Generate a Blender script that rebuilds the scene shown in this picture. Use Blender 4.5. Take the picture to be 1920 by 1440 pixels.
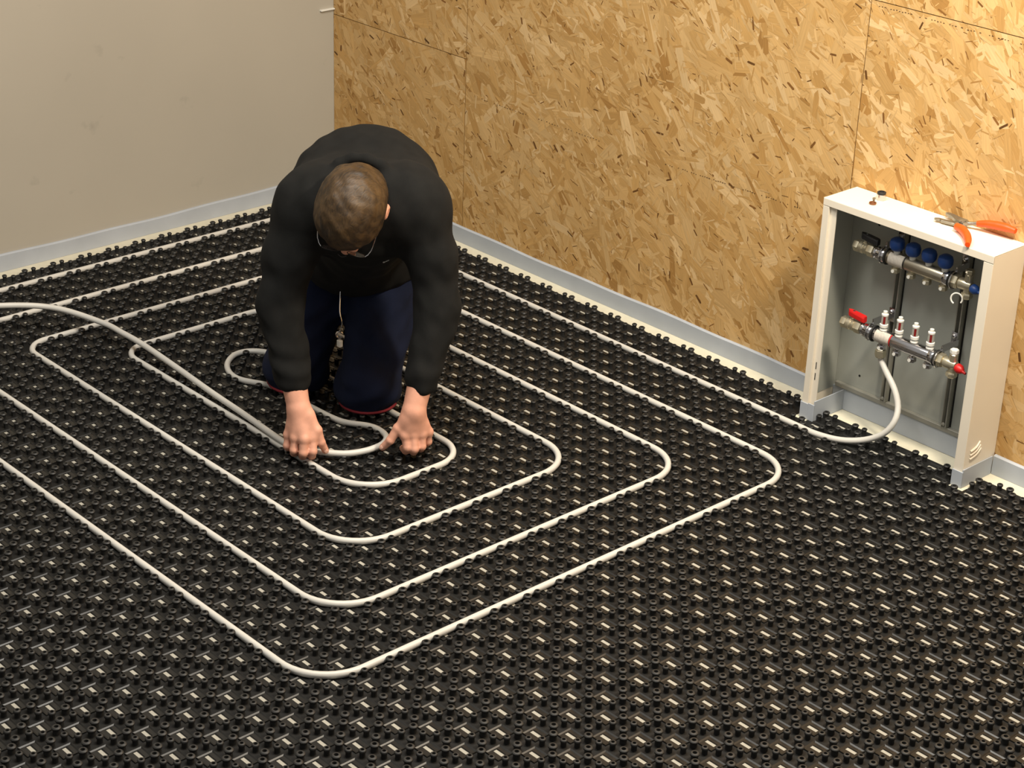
import bpy, math, random
import numpy as np
from mathutils import Vector, Matrix
random.seed(7); rng = np.random.default_rng(7)
for o in list(bpy.data.objects): bpy.data.objects.remove(o, do_unlink=True)
S = bpy.context.scene
COL = S.collection

# ------------------------------------------------------------------ camera
U = 0.05                                             # stud grid of the mat (50 mm)
CAM = Vector((3.97142, -2.24546, 2.31604)); YAW, PITCH, ROLL, FPX = 2.384516, 0.43946, 0.0370003, 3650.634
cp, sp = math.cos(PITCH), math.sin(PITCH)
fw = Vector((math.cos(YAW)*cp, math.sin(YAW)*cp, -sp)); rt = Vector((math.sin(YAW), -math.cos(YAW), 0)); up = rt.cross(fw)
c_, s_ = math.cos(ROLL), math.sin(ROLL)
R3, U3 = c_*rt+s_*up, -s_*rt+c_*up
cd = bpy.data.cameras.new('camera'); cam = bpy.data.objects.new('camera', cd); COL.objects.link(cam)
cam.matrix_world = Matrix(((R3.x, U3.x, -fw.x, CAM.x), (R3.y, U3.y, -fw.y, CAM.y), (R3.z, U3.z, -fw.z, CAM.z), (0, 0, 0, 1)))
cd.sensor_fit = 'HORIZONTAL'; cd.sensor_width = 36.0; cd.lens = FPX/1920*36.0; cd.clip_start = 0.05; cd.clip_end = 50
S.camera = cam

# ------------------------------------------------------------------ light
w = bpy.data.worlds.new('world'); S.world = w; w.use_nodes = True
w.node_tree.nodes['Background'].inputs[0].default_value = (1.0, 0.965, 0.90, 1)
w.node_tree.nodes['Background'].inputs[1].default_value = 0.36
def area(name, loc, target, sx, sy, power, col):
    l = bpy.data.lights.new(name, 'AREA'); l.shape = 'RECTANGLE'; l.size = sx; l.size_y = sy; l.energy = power; l.color = col
    o = bpy.data.objects.new(name, l); COL.objects.link(o); o.location = loc
    o.rotation_euler = (Vector(target)-Vector(loc)).to_track_quat('-Z', 'Y').to_euler()
    return o
area('ceiling_light', (1.1, 0.2, 3.0), (0.7, 0.5, 0), 1.6, 0.5, 80, (1.0, 0.95, 0.86))
area('ceiling_light_over_cabinet', (2.25, 1.05, 2.40), (1.50, 1.65, 0.6), 0.25, 0.25, 62, (1.0, 0.88, 0.70))
S.view_settings.view_transform = 'Standard'; S.view_settings.look = 'None'
S.view_settings.gamma = 1.0; S.view_settings.use_curve_mapping = False; S.view_settings.exposure = 0.0

# ------------------------------------------------------------------ helpers
def lin(r, g, b): return tuple(((c/255)/12.92 if c <= 10 else ((c/255+0.055)/1.055)**2.4) for c in (r, g, b))
MATS = {}
def mat(name, col, rough=0.5, metal=0.0, var=0.08, nscale=30.0, bump=0.0, bscale=200.0, spec=0.5, alpha=1.0, trans=0.0, coat=0.0):
    if name in MATS: return MATS[name]
    m = bpy.data.materials.new(name); m.use_nodes = True; nt = m.node_tree; b = nt.nodes['Principled BSDF']
    tc = nt.nodes.new('ShaderNodeTexCoord'); n = nt.nodes.new('ShaderNodeTexNoise'); n.inputs['Scale'].default_value = nscale; n.inputs['Detail'].default_value = 4
    nt.links.new(tc.outputs['Object'], n.inputs['Vector'])
    r = nt.nodes.new('ShaderNodeValToRGB'); r.color_ramp.elements[0].position = .3; r.color_ramp.elements[1].position = .7
    r.color_ramp.elements[0].color = tuple(c*(1-var) for c in col)+(1,); r.color_ramp.elements[1].color = tuple(min(1, c*(1+var)) for c in col)+(1,)
    nt.links.new(n.outputs['Fac'], r.inputs['Fac']); nt.links.new(r.outputs['Color'], b.inputs['Base Color'])
    b.inputs['Roughness'].default_value = rough; b.inputs['Metallic'].default_value = metal
    b.inputs['Specular IOR Level'].default_value = spec; b.inputs['Alpha'].default_value = alpha
    b.inputs['Transmission Weight'].default_value = trans; b.inputs['Coat Weight'].default_value = coat
    if bump:
        n2 = nt.nodes.new('ShaderNodeTexNoise'); n2.inputs['Scale'].default_value = bscale; n2.inputs['Detail'].default_value = 3
        nt.links.new(tc.outputs['Object'], n2.inputs['Vector'])
        bp = nt.nodes.new('ShaderNodeBump'); bp.inputs['Strength'].default_value = bump; bp.inputs['Distance'].default_value = 0.002
        nt.links.new(n2.outputs['Fac'], bp.inputs['Height']); nt.links.new(bp.outputs['Normal'], b.inputs['Normal'])
    MATS[name] = m; return m

def data(name, V, F, m, smooth=False):
    me = bpy.data.meshes.new(name); me.from_pydata([tuple(map(float, v)) for v in V], [], [tuple(map(int, f)) for f in F]); me.update()
    if m: me.materials.append(m)
    if smooth: me.polygons.foreach_set('use_smooth', [True]*len(me.polygons))
    return me
def link(name, me, parent=None, loc=None):
    o = bpy.data.objects.new(name, me); COL.objects.link(o)
    if parent is not None: o.parent = parent
    if loc is not None: o.location = loc
    return o
def obj(name, geo, m, parent=None, smooth=False, kind=None, loc=None):
    o = link(name, data(name, geo[0], geo[1], m, smooth), parent, loc)
    if kind: o['kind'] = kind
    return o
def tag(o, label, cat, group=None, kind=None):
    o['label'] = label; o['category'] = cat
    if group: o['group'] = group
    if kind: o['kind'] = kind
    return o
def thing(name, label, cat, group=None):
    return tag(link(name, None), label, cat, group)
def join(*gs):
    V, F = [], []
    for v, f in gs:
        n = len(V); V += [tuple(x) for x in v]; F += [tuple(i+n for i in q) for q in f]
    return V, F
def box(x0, x1, y0, y1, z0, z1, bev=0.0):
    if bev <= 0:
        V = [(x, y, z) for z in (z0, z1) for y in (y0, y1) for x in (x0, x1)]
        return V, [(0, 2, 3, 1), (4, 5, 7, 6), (0, 1, 5, 4), (2, 6, 7, 3), (0, 4, 6, 2), (1, 3, 7, 5)]
    V = []; F = []; b = bev
    for z, i in ((z0, b), (z0+b, 0), (z1-b, 0), (z1, b)):
        for (x, y) in ((x0+b, y0+i), (x1-b, y0+i), (x1-i, y0+b), (x1-i, y1-b), (x1-b, y1-i), (x0+b, y1-i), (x0+i, y1-b), (x0+i, y0+b)): V.append((x, y, z))
    F.append(tuple(range(7, -1, -1))); F.append(tuple(range(24, 32)))
    for l in range(3):
        for k in range(8): F.append((l*8+k, l*8+(k+1) % 8, l*8+8+(k+1) % 8, l*8+8+k))
    return V, F
def frame_of(d):
    d = Vector(d).normalized(); a = Vector((0, 0, 1)) if abs(d.z) < .9 else Vector((1, 0, 0))
    x = a.cross(d).normalized(); return x, d.cross(x), d
def lathe(a, d, prof, seg=16, rot0=0.0):
    """prof: list of (distance along d, radius)"""
    x, y, z = frame_of(d); a = Vector(a); V = []; F = []
    for (t, r) in prof:
        for k in range(seg):
            q = rot0+2*math.pi*k/seg; V.append(a+z*t+(x*math.cos(q)+y*math.sin(q))*max(r, 1e-5))
    n = len(prof)
    for l in range(n-1):
        for k in range(seg): F.append((l*seg+k, l*seg+(k+1) % seg, (l+1)*seg+(k+1) % seg, (l+1)*seg+k))
    F.append(tuple(range(seg-1, -1, -1))); F.append(tuple((n-1)*seg+k for k in range(seg)))
    return V, F
def rod(a, b, r, seg=12, bev=0.0):
    L = (Vector(b)-Vector(a)).length
    pr = [(0, r), (L, r)] if bev <= 0 else [(0, r-bev), (bev, r), (L-bev, r), (L, r-bev)]
    return lathe(a, Vector(b)-Vector(a), pr, seg)
def hexn(a, b, r): return lathe(a, Vector(b)-Vector(a), [(0, r*.92), (.002, r), ((Vector(b)-Vector(a)).length-.002, r), ((Vector(b)-Vector(a)).length, r*.92)], 6)
def torus(c, d, R, r, n=24, m=8, a0=0, a1=2*math.pi):
    x, y, z = frame_of(d); c = Vector(c); closed = abs(a1-a0-2*math.pi) < 1e-6; N = n if closed else n+1; V = []; F = []
    for i in range(N):
        q = a0+(a1-a0)*i/n; e = x*math.cos(q)+y*math.sin(q)
        for j in range(m):
            t = 2*math.pi*j/m; V.append(c+e*(R+r*math.cos(t))+z*r*math.sin(t))
    for i in range(n):
        k = (i+1) % N
        for j in range(m): F.append((i*m+j, i*m+(j+1) % m, k*m+(j+1) % m, k*m+j))
    return V, F
def catmull(P, step=0.01):
    P = [Vector(p) for p in P]; P = [P[0]*2-P[1]]+P+[P[-1]*2-P[-2]]; out = []
    for i in range(1, len(P)-2):
        n = max(1, int((P[i+1]-P[i]).length/step))
        for k in range(n):
            t = k/n; a, b, c, d = P[i-1], P[i], P[i+1], P[i+2]
            out.append(.5*((2*b)+(c-a)*t+(2*a-5*b+4*c-d)*t*t+(3*b-a-3*c+d)*t**3))
    out.append(P[-2]); return out
def tube(path, r, seg=10, cap=True):
    P = [Vector(p) for p in path]; n = len(P); V = []; F = []; nrm = None
    rr = r if isinstance(r, (list, tuple)) else [r]*n
    for i in range(n):
        t = (P[min(i+1, n-1)]-P[max(i-1, 0)]).normalized()
        if nrm is None: nrm = frame_of(t)[0]
        nrm = (nrm-t*nrm.dot(t)).normalized(); b = t.cross(nrm)
        for k in range(seg):
            q = 2*math.pi*k/seg; V.append(P[i]+(nrm*math.cos(q)+b*math.sin(q))*rr[i])
    for i in range(n-1):
        for k in range(seg): F.append((i*seg+k, i*seg+(k+1) % seg, (i+1)*seg+(k+1) % seg, (i+1)*seg+k))
    if cap: F.append(tuple(range(seg-1, -1, -1))); F.append(tuple((n-1)*seg+k for k in range(seg)))
    return V, F

# ------------------------------------------------------------------ smooth solid mesher (blended capsules / ellipsoids)
def sdf_eval(prims, P, cull=True):
    d = np.full(len(P), 0.3, np.float32)
    for pr in prims:
        k = pr[-1]
        if pr[0] == 'c':
            a = np.array(pr[1], np.float32); b = np.array(pr[2], np.float32); ra, rb = pr[3], pr[4]
            lo = np.minimum(a-ra, b-rb); hi = np.maximum(a+ra, b+rb)
        else:
            a = np.array(pr[1], np.float32); r = np.array(pr[2], np.float32); lo = a-r.max(); hi = a+r.max()
        mg = abs(k)+.03
        if cull:
            ix = np.nonzero(((P > lo-mg) & (P < hi+mg)).all(1))[0]
            if len(ix) == 0: continue
            Q = P[ix]
        else: ix = slice(None); Q = P
        if pr[0] == 'c':
            ab = b-a; t = np.clip(((Q-a)@ab)/max(float(ab@ab), 1e-9), 0, 1)
            di = np.linalg.norm(Q-a-t[:, None]*ab, axis=1)-(ra+t*(rb-ra))
        else:
            q = (Q-a)@np.array(pr[3], np.float32).T; k0 = np.linalg.norm(q/r, axis=1); k1 = np.linalg.norm(q/(r*r), axis=1)+1e-6
            di = k0*(k0-1)/k1
            di = np.where(k0 < 1e-3, -r.min(), di)
        cur = d[ix]
        if k >= 0:
            kk = max(k, 1e-5); h = np.clip(kk-np.abs(cur-di), 0, None)/kk; d[ix] = np.minimum(cur, di)-h*h*kk*.25
        else:
            kk = -k; h = np.clip(kk-np.abs(cur+di), 0, None)/kk; d[ix] = np.maximum(cur, -di)+h*h*kk*.25
    return d
def sdf_mesh(prims, lo, hi, h, post=None):
    lo = np.array(lo, np.float32); B = 10; nb = np.ceil((np.array(hi)-lo)/h/B).astype(int); N = nb*B+1
    bi = np.stack(np.meshgrid(*[np.arange(k) for k in nb], indexing='ij'), -1).reshape(-1, 3)
    bc = lo+(bi*B+B/2)*h
    dc = sdf_eval(prims, bc.astype(np.float32), False)
    if post is not None: dc = post(bc.astype(np.float32), dc)
    D = np.empty(N, np.float32)
    sg = np.where(dc < 0, -1, 1).reshape(nb)
    D[:-1, :-1, :-1] = np.repeat(np.repeat(np.repeat(sg, B, 0), B, 1), B, 2); D[-1] = 1; D[:, -1] = 1; D[:, :, -1] = 1
    act = np.nonzero(np.abs(dc) < h*B*1.05+.004)[0]
    off = np.stack(np.meshgrid(*[np.arange(B+1)]*3, indexing='ij'), -1).reshape(-1, 3)
    for s in range(0, len(act), 400):
        ii = (bi[act[s:s+400]]*B)[:, None, :]+off[None]; ii = ii.reshape(-1, 3)
        P = (lo+ii*h).astype(np.float32); v = sdf_eval(prims, P)
        if post is not None: v = post(P, v)
        D[ii[:, 0], ii[:, 1], ii[:, 2]] = v
    I = D < 0
    cnt = np.zeros(N-1, np.int8)
    for a in (0, 1):
        for b in (0, 1):
            for c in (0, 1): cnt += I[a:N[0]-1+a, b:N[1]-1+b, c:N[2]-1+c]
    C = np.argwhere((cnt > 0) & (cnt < 8)); n = len(C)
    M = N-1; linid = (C[:, 0]*M[1]+C[:, 1])*M[2]+C[:, 2]
    pos = np.zeros((n, 3)); num = np.zeros(n)
    for ax in range(3):
        o1, o2 = [k for k in range(3) if k != ax]
        for p in (0, 1):
            for q in (0, 1):
                e0 = np.zeros(3, int); e0[o1] = p; e0[o2] = q; e1 = e0.copy(); e1[ax] = 1
                A = C+e0; Bq = C+e1; v0 = D[A[:, 0], A[:, 1], A[:, 2]]; v1 = D[Bq[:, 0], Bq[:, 1], Bq[:, 2]]
                m = (v0 < 0) != (v1 < 0); t = np.where(m, v0/np.where(m, v0-v1, 1), 0)
                x = (C+e0).astype(float); x[:, ax] += t
                pos += x*m[:, None]; num += m
    pos = lo+pos/num[:, None]*h
    F = []
    for ax in range(3):
        o1, o2 = (ax+1) % 3, (ax+2) % 3
        sl0 = [slice(None)]*3; sl1 = [slice(None)]*3; sl0[ax] = slice(0, -1); sl1[ax] = slice(1, None)
        a0 = I[tuple(sl0)]; a1 = I[tuple(sl1)]
        for flip in (False, True):
            E = np.argwhere((a0 & ~a1) if not flip else (~a0 & a1))
            E = E[(E[:, o1] > 0) & (E[:, o2] > 0) & (E[:, o1] < M[o1]) & (E[:, o2] < M[o2])]
            q = []
            for (p, r) in ((0, 0), (-1, 0), (-1, -1), (0, -1)):
                c = E.copy(); c[:, o1] += p; c[:, o2] += r; q.append(np.searchsorted(linid, (c[:, 0]*M[1]+c[:, 1])*M[2]+c[:, 2]))
            q = np.stack(q, 1)
            F.append(q[:, ::-1] if flip else q)
    F = np.concatenate(F); F = F[(F < n).all(1)]
    return pos, F
def sdf_obj(name, prims, lo, hi, h, m, parent=None, post=None):
    V, F = sdf_mesh(prims, lo, hi, h, post)
    me = bpy.data.meshes.new(name); me.vertices.add(len(V)); me.vertices.foreach_set('co', V.astype(np.float32).ravel())
    me.loops.add(len(F)*4); me.loops.foreach_set('vertex_index', F.astype(np.int32).ravel())
    me.polygons.add(len(F)); me.polygons.foreach_set('loop_start', np.arange(len(F), dtype=np.int32)*4)
    me.update(calc_edges=True); me.validate(); me.polygons.foreach_set('use_smooth', [True]*len(me.polygons)); me.materials.append(m)
    return link(name, me, parent)

def waves(seed, n, f0, f1):
    r = np.random.default_rng(seed); D = r.normal(size=(n, 3)); D /= np.linalg.norm(D, axis=1)[:, None]; K = (D*r.uniform(f0, f1, (n, 1))).astype(np.float32); ph = r.uniform(0, 6.28, n).astype(np.float32)
    return lambda P: np.sin(P@K.T+ph).sum(1)/math.sqrt(n)
# ------------------------------------------------------------------ materials
M_GREY = mat('grey_paint', lin(178, 171, 157), .75, var=.035, nscale=1.6, bump=.05, bscale=60)
def scuffs(m):
    nt = m.node_tree; b = nt.nodes['Principled BSDF']; src = b.inputs['Base Color'].links[0].from_socket
    tc = nt.nodes.new('ShaderNodeTexCoord'); n = nt.nodes.new('ShaderNodeTexNoise'); n.inputs['Scale'].default_value = 9; n.inputs['Detail'].default_value = 5
    mr = nt.nodes.new('ShaderNodeMapRange'); mr.inputs[1].default_value = .66; mr.inputs[2].default_value = .76; mr.inputs[3].default_value = 1.0; mr.inputs[4].default_value = .80
    mx = nt.nodes.new('ShaderNodeVectorMath'); mx.operation = 'SCALE'
    nt.links.new(tc.outputs['Object'], n.inputs['Vector']); nt.links.new(n.outputs['Fac'], mr.inputs[0]); nt.links.new(src, mx.inputs[0]); nt.links.new(mr.outputs[0], mx.inputs['Scale']); nt.links.new(mx.outputs[0], b.inputs['Base Color'])
scuffs(M_GREY)
M_FLOOR = mat('concrete', lin(140, 135, 125), .9, var=.12, nscale=6, bump=.2, bscale=80)
M_BLACK = mat('black_moulded_plastic', (.0105, .0103, .0095), .38, var=.15, nscale=40, spec=.5)
M_SHEET = mat('black_base_sheet', (.0085, .0083, .0078), .6, var=.15, nscale=40, spec=.3)
M_BAR = mat('cream_foam_bar', lin(168, 165, 154), .85, var=.05, nscale=60)
M_STUD = mat('black_stud_plastic', (.021, .0205, .0195), .5, var=.1, nscale=40, spec=.5)
M_CREAM = mat('cream_insulation', lin(216, 210, 188), .85, var=.04, nscale=40, bump=.2, bscale=300)
M_STRIP = mat('pale_blue_grey_foam', lin(176, 182, 190), .6, var=.05, nscale=12)
M_PIPE = mat('white_plastic_pipe', lin(208, 205, 198), .38, var=.03, nscale=15)
M_CAB = mat('white_powder_coat', lin(236, 226, 208), .4, var=.015, nscale=10)
M_ZINC = mat('zinc_sheet', lin(172, 174, 166), .45, .15, var=.05, nscale=9)
M_RAIL = mat('galvanised_rail', lin(160, 158, 148), .42, .3, var=.08, nscale=25)
M_DARK = mat('dark_gap', (.01, .01, .009), .8)
M_BRASS = mat('nickel_brass', lin(206, 197, 172), .3, .8, var=.06, nscale=60)
M_CHROME = mat('polished_steel', lin(206, 204, 206), .16, 1.0, var=.03, nscale=60)
M_RUBBER = mat('black_rubber', (.012, .012, .012), .6)
M_RED = mat('red_plastic', lin(196, 28, 26), .4, var=.06)
M_BLUE = mat('blue_plastic', lin(28, 66, 132), .42, var=.08)
M_WHITEP = mat('white_plastic', lin(232, 230, 222), .4, var=.02)
M_CLEAR = mat('clear_plastic', lin(225, 222, 212), .15, trans=.55, var=.02)
M_LABEL = mat('silver_label', lin(200, 192, 180), .5, var=.12, nscale=160)
M_ORANGE = mat('orange_grip', lin(240, 84, 22), .42, var=.05, nscale=50)
M_TOOL = mat('tool_steel', lin(150, 146, 134), .35, .8, var=.1, nscale=80)
M_SKIN = mat('skin', lin(222, 162, 136), .55, var=.08, nscale=45, bump=.12, bscale=400)
M_SWEAT = mat('black_sweatshirt', (.0080, .0080, .0075), .95, var=.2, nscale=25, bump=.15, bscale=500, spec=.25)
M_NAVY = mat('navy_cotton', lin(21, 28, 50), .9, var=.2, nscale=18, bump=.15, bscale=600, spec=.2)
M_TRIM = mat('red_trim', lin(120, 24, 36), .8)
M_SHOE = mat('dark_leather', (.02, .02, .022), .6, var=.2)
M_SHOEBLUE = mat('blue_rubber', lin(34, 62, 104), .6)

def hair_mat():
    m = bpy.data.materials.new('brown_hair'); m.use_nodes = True; nt = m.node_tree; b = nt.nodes['Principled BSDF']
    tc = nt.nodes.new('ShaderNodeTexCoord'); mp = nt.nodes.new('ShaderNodeMapping'); mp.inputs['Scale'].default_value = (180, 45, 60)
    n = nt.nodes.new('ShaderNodeTexNoise'); n.inputs['Scale'].default_value = 1; n.inputs['Detail'].default_value = 5; n.inputs['Distortion'].default_value = 1.2
    n3 = nt.nodes.new('ShaderNodeTexNoise'); n3.inputs['Scale'].default_value = 22; n3.inputs['Detail'].default_value = 2
    ad = nt.nodes.new('ShaderNodeMath'); ad.operation = 'MULTIPLY_ADD'; ad.inputs[1].default_value = .5
    mul = nt.nodes.new('ShaderNodeMath'); mul.operation = 'MULTIPLY'; mul.inputs[1].default_value = .5
    r = nt.nodes.new('ShaderNodeValToRGB'); r.color_ramp.elements[0].position = .36; r.color_ramp.elements[1].position = .66
    r.color_ramp.elements[0].color = lin(34, 23, 10)+(1,); r.color_ramp.elements[1].color = lin(82, 60, 32)+(1,)
    nt.links.new(tc.outputs['Object'], mp.inputs['Vector']); nt.links.new(mp.outputs['Vector'], n.inputs['Vector']); nt.links.new(tc.outputs['Object'], n3.inputs['Vector'])
    nt.links.new(n3.outputs['Fac'], mul.inputs[0]); nt.links.new(n.outputs['Fac'], ad.inputs[0]); nt.links.new(mul.outputs[0], ad.inputs[2])
    nt.links.new(ad.outputs[0], r.inputs['Fac']); nt.links.new(r.outputs['Color'], b.inputs['Base Color'])
    bp = nt.nodes.new('ShaderNodeBump'); bp.inputs['Strength'].default_value = .6; bp.inputs['Distance'].default_value = .003
    nt.links.new(ad.outputs[0], bp.inputs['Height']); nt.links.new(bp.outputs['Normal'], b.inputs['Normal'])
    b.inputs['Roughness'].default_value = .55
    return m
M_HAIR = hair_mat()

def strand_mat():
    m = bpy.data.materials.new('osb_strand'); m.use_nodes = True; nt = m.node_tree; b = nt.nodes['Principled BSDF']
    at = nt.nodes.new('ShaderNodeAttribute'); at.attribute_name = 'strand'
    uv = nt.nodes.new('ShaderNodeAttribute'); uv.attribute_name = 'grain'
    mp = nt.nodes.new('ShaderNodeMapping'); mp.inputs['Scale'].default_value = (12, 260, 1)
    n = nt.nodes.new('ShaderNodeTexNoise'); n.inputs['Scale'].default_value = 1; n.inputs['Detail'].default_value = 3
    mr = nt.nodes.new('ShaderNodeMapRange'); mr.inputs[1].default_value = .3; mr.inputs[2].default_value = .7; mr.inputs[3].default_value = .88; mr.inputs[4].default_value = 1.08
    mx = nt.nodes.new('ShaderNodeVectorMath'); mx.operation = 'SCALE'
    nt.links.new(uv.outputs['Vector'], mp.inputs['Vector']); nt.links.new(mp.outputs['Vector'], n.inputs['Vector']); nt.links.new(n.outputs['Fac'], mr.inputs[0])
    nt.links.new(at.outputs['Color'], mx.inputs[0]); nt.links.new(mr.outputs[0], mx.inputs['Scale']); nt.links.new(mx.outputs[0], b.inputs['Base Color'])
    b.inputs['Roughness'].default_value = .62; b.inputs['Specular IOR Level'].default_value = .35
    return m
M_STRAND = strand_mat()
M_OSB = mat('osb_core', lin(188, 142, 78), .8, var=.2, nscale=90)

# ------------------------------------------------------------------ room shell
XW, YW = -1.215, 1.757
X1, Y0, HT = 4.6, -3.2, 2.6
fl = obj('floor', box(XW-.1, X1, Y0, YW+.1, -.16, -.032), M_FLOOR); fl['kind'] = 'structure'; fl['label'] = 'bare concrete floor under the insulation'
wl = obj('wall_left', box(XW-.08, XW, Y0, YW+.1, -.032, HT), M_GREY); wl['kind'] = 'structure'; wl['label'] = 'plain grey painted wall'
wr = link('wall_right', None); wr['kind'] = 'structure'; wr['label'] = 'wall clad in oriented strand board panels'
obj('wall_backing', box(XW, X1, YW+.012, YW+.1, -.032, HT), M_DARK, wr)

def clip_poly(poly, x0, x1, z0, z1):
    for ax, s, v in ((0, 1, x0), (0, -1, x1), (1, 1, z0), (1, -1, z1)):
        out = []
        for i in range(len(poly)):
            a, b = poly[i], poly[(i+1) % len(poly)]; da, db = s*(a[ax]-v), s*(b[ax]-v)
            if da >= 0: out.append(a)
            if (da >= 0) != (db >= 0):
                t = da/(da-db); out.append(tuple(a[k]+t*(b[k]-a[k]) for k in range(len(a))))
        poly = out
        if len(poly) < 3: return []
    return poly
PAL = [(lin(210, 172, 116), 22), (lin(204, 164, 106), 30), (lin(197, 155, 95), 26), (lin(187, 144, 84), 13), (lin(170, 126, 68), 4), (lin(219, 184, 132), 9)]
PW = np.array([p[1] for p in PAL], float); PW /= PW.sum()
def osb_panel(rects, label, seed, dens=4600, ztop=1.45):
    r = np.random.default_rng(seed); g = .0011
    pn = obj('osb_panel', join(*[box(a+g, b-g, YW+.001, YW+.012, c+g, d-g) for (a, b, c, d) in rects]), M_OSB, wr)
    xa = min(q[0] for q in rects); xb = max(q[1] for q in rects); za = min(q[2] for q in rects); zb = min(ztop, max(q[3] for q in rects))
    V, F, CO, GR = [], [], [], []
    n = int((xb-xa)*(zb-za)*dens)
    for i in range(n):
        small = i > n*.60
        cx, cz = r.uniform(xa-.03, xb+.03), r.uniform(za-.03, zb+.03)
        if small and r.random() < .5: L, W = r.uniform(.008, .026), r.uniform(.0012, .003)
        elif small: L, W = r.uniform(.02, .05), r.uniform(.003, .008)
        else: L, W = r.uniform(.05, .17), r.uniform(.008, .040)
        th = r.normal(-.75, .38) if r.random() < .62 else r.uniform(-math.pi/2, math.pi/2)
        ct, st = math.cos(th), math.sin(th)
        col = np.array(PAL[r.choice(len(PAL), p=PW)][0])*r.uniform(.92, 1.08)
        if small and L < .03 and r.random() < .24: col = np.array(lin(128, 86, 40))*r.uniform(.5, 1.3)
        base = [(-L/2, -W/2*r.uniform(.3, 1)), (-L*.36*r.uniform(.8, 1.15), -W/2), (L*.38, -W/2*r.uniform(.75, 1)), (L/2, -W/2*r.uniform(-.2, .8)), (L/2*r.uniform(.8, 1), W/2), (-L*.3, W/2*r.uniform(.8, 1)), (-L/2*r.uniform(.85, 1), W/2*r.uniform(.2, .9))]
        y = YW-.0001-.0010*i/n-r.uniform(0, 2e-5); tx, tz = r.uniform(-.004, .004, 2); go = r.uniform(0, 50)
        poly = [(cx+u*ct-v*st, cz+u*st+v*ct, u+go, v+go) for u, v in base]
        for (a, b, c, d) in rects:
            q = clip_poly(poly, a+g, b-g, c+g, min(d-g, zb))
            if not q: continue
            s = len(V)
            for (x, z, u, v) in q: V.append((x, y+(x-cx)*tx*.2+(z-cz)*tz*.2, z)); GR.append((u, v, 0)); CO.append(tuple(col)+(1,))
            F.append(tuple(range(s, s+len(q))))
    me = data('wood_strands', V, F, M_STRAND)
    a = me.attributes.new('strand', 'FLOAT_COLOR', 'POINT'); a.data.foreach_set('color', np.array(CO, np.float32).ravel())
    a = me.attributes.new('grain', 'FLOAT_VECTOR', 'POINT'); a.data.foreach_set('vector', np.array(GR, np.float32).ravel())
    o = link('wood_strands', me, pn); o['kind'] = 'stuff'
    return pn
osb_panel([(XW, -.53, -.03, .617)], 'small board', 1)
main_panel = osb_panel([(XW, -.53, .617, HT), (-.53, 1.012, -.03, HT)], 'large board', 2)
last_panel = osb_panel([(1.012, X1, -.03, 1.128)], 'cabinet board', 3)
osb_panel([(1.012, X1, 1.128, HT)], 'upper board', 4, ztop=1.75)
# printed dotted guide line of the boards
def dots(x0, x1, z0, z1, n, parent):
    V = []; F = []
    for k in range(n):
        if random.random() < .25: continue
        t = k/n; x = x0+(x1-x0)*t; z = z0+(z1-z0)*t+random.uniform(-.0012, .0012); a = random.uniform(.0015, .003); s = len(V)
        V += [(x-a, YW-.0013, z-.0009), (x+a, YW-.0013, z-.0009), (x+a, YW-.0013, z+.0009), (x-a, YW-.0013, z+.0009)]; F.append((s, s+1, s+2, s+3))
    o = obj('printed_guide_line', (V, F), mat('brown_ink', lin(70, 44, 20), .8), parent); o['kind'] = 'stuff'
dots(.35, .86, .508, .520, 60, main_panel)
dots(-.45, .1, .505, .507, 46, main_panel)
dots(1.03, 1.75, 1.116, 1.112, 80, last_panel)

bt = obj('white_batten', box(XW-.001, XW+.010, 1.698, YW-.0012, .634, .639, .0010), M_WHITEP); tag(bt, 'short white strip fixed to the grey wall beside the corner', 'strip')

# ------------------------------------------------------------------ insulation board + edge strips
CX0, CX1, CYF, CZT = 1.034, 1.562, 1.618, .633       # cabinet
ib = obj('insulation_board', box(XW+.002, 3.2, -2.2, YW-.001, -.031, -.0006), M_CREAM); tag(ib, 'cream insulation board showing as a pale band between mat and walls', 'insulation board')
def wavy_strip(p0, p1, th, h, n=60, seed=0):
    """upright foam strip from p0 to p1 with a slightly uneven top; thickness to the right-hand side"""
    r = random.Random(seed); p0 = Vector(p0); p1 = Vector(p1); d = (p1-p0).normalized(); nn = Vector((d.y, -d.x, 0)); V = []; F = []
    ph = [r.uniform(0, 6) for _ in range(3)]
    for i in range(n+1):
        t = i/n; p = p0.lerp(p1, t); s = t*(p1-p0).length
        zz = h+.0022*math.sin(s*5+ph[0])+.0012*math.sin(s*17+ph[1]); lean = .0012*math.sin(s*9+ph[2])
        V += [p+Vector((0, 0, 0)), p+nn*th, p+nn*(th*.97+lean*.2)+Vector((0, 0, zz*.55)), p+nn*(th*.93)+Vector((0, 0, zz-.003)), p+nn*(th*.45)+Vector((0, 0, zz)), p+Vector((0, 0, zz))]
    for i in range(n):
        for k in range(6): F.append((i*6+k, (i+1)*6+k, (i+1)*6+(k+1) % 6, i*6+(k+1) % 6))
    F.append((5, 4, 3, 2, 1, 0)); F.append(tuple(n*6+k for k in range(6)))
    return V, F
g = 'edge insulation strips'
o = obj('edge_strip', wavy_strip((XW+.0005, YW-.013, 0), (XW+.0005, Y0+.9, 0), -.012, .052, 90, 1), M_STRIP); tag(o, 'pale foam edge strip along the foot of the grey wall', 'edge strip', g)
o = obj('edge_strip', wavy_strip((XW+.0005, YW-.0015, 0), (CX0-.0035, YW-.0015, 0), .010, .054, 90, 2), M_STRIP); tag(o, 'pale foam edge strip along the strand board wall, between corner and cabinet', 'edge strip', g)
o = obj('edge_strip', wavy_strip((CX1+.0045, YW-.0015, 0), (3.2, YW-.0015, 0), .010, .052, 60, 3), M_STRIP); tag(o, 'pale foam edge strip on the strand board wall beyond the cabinet side', 'edge strip', g)

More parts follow.
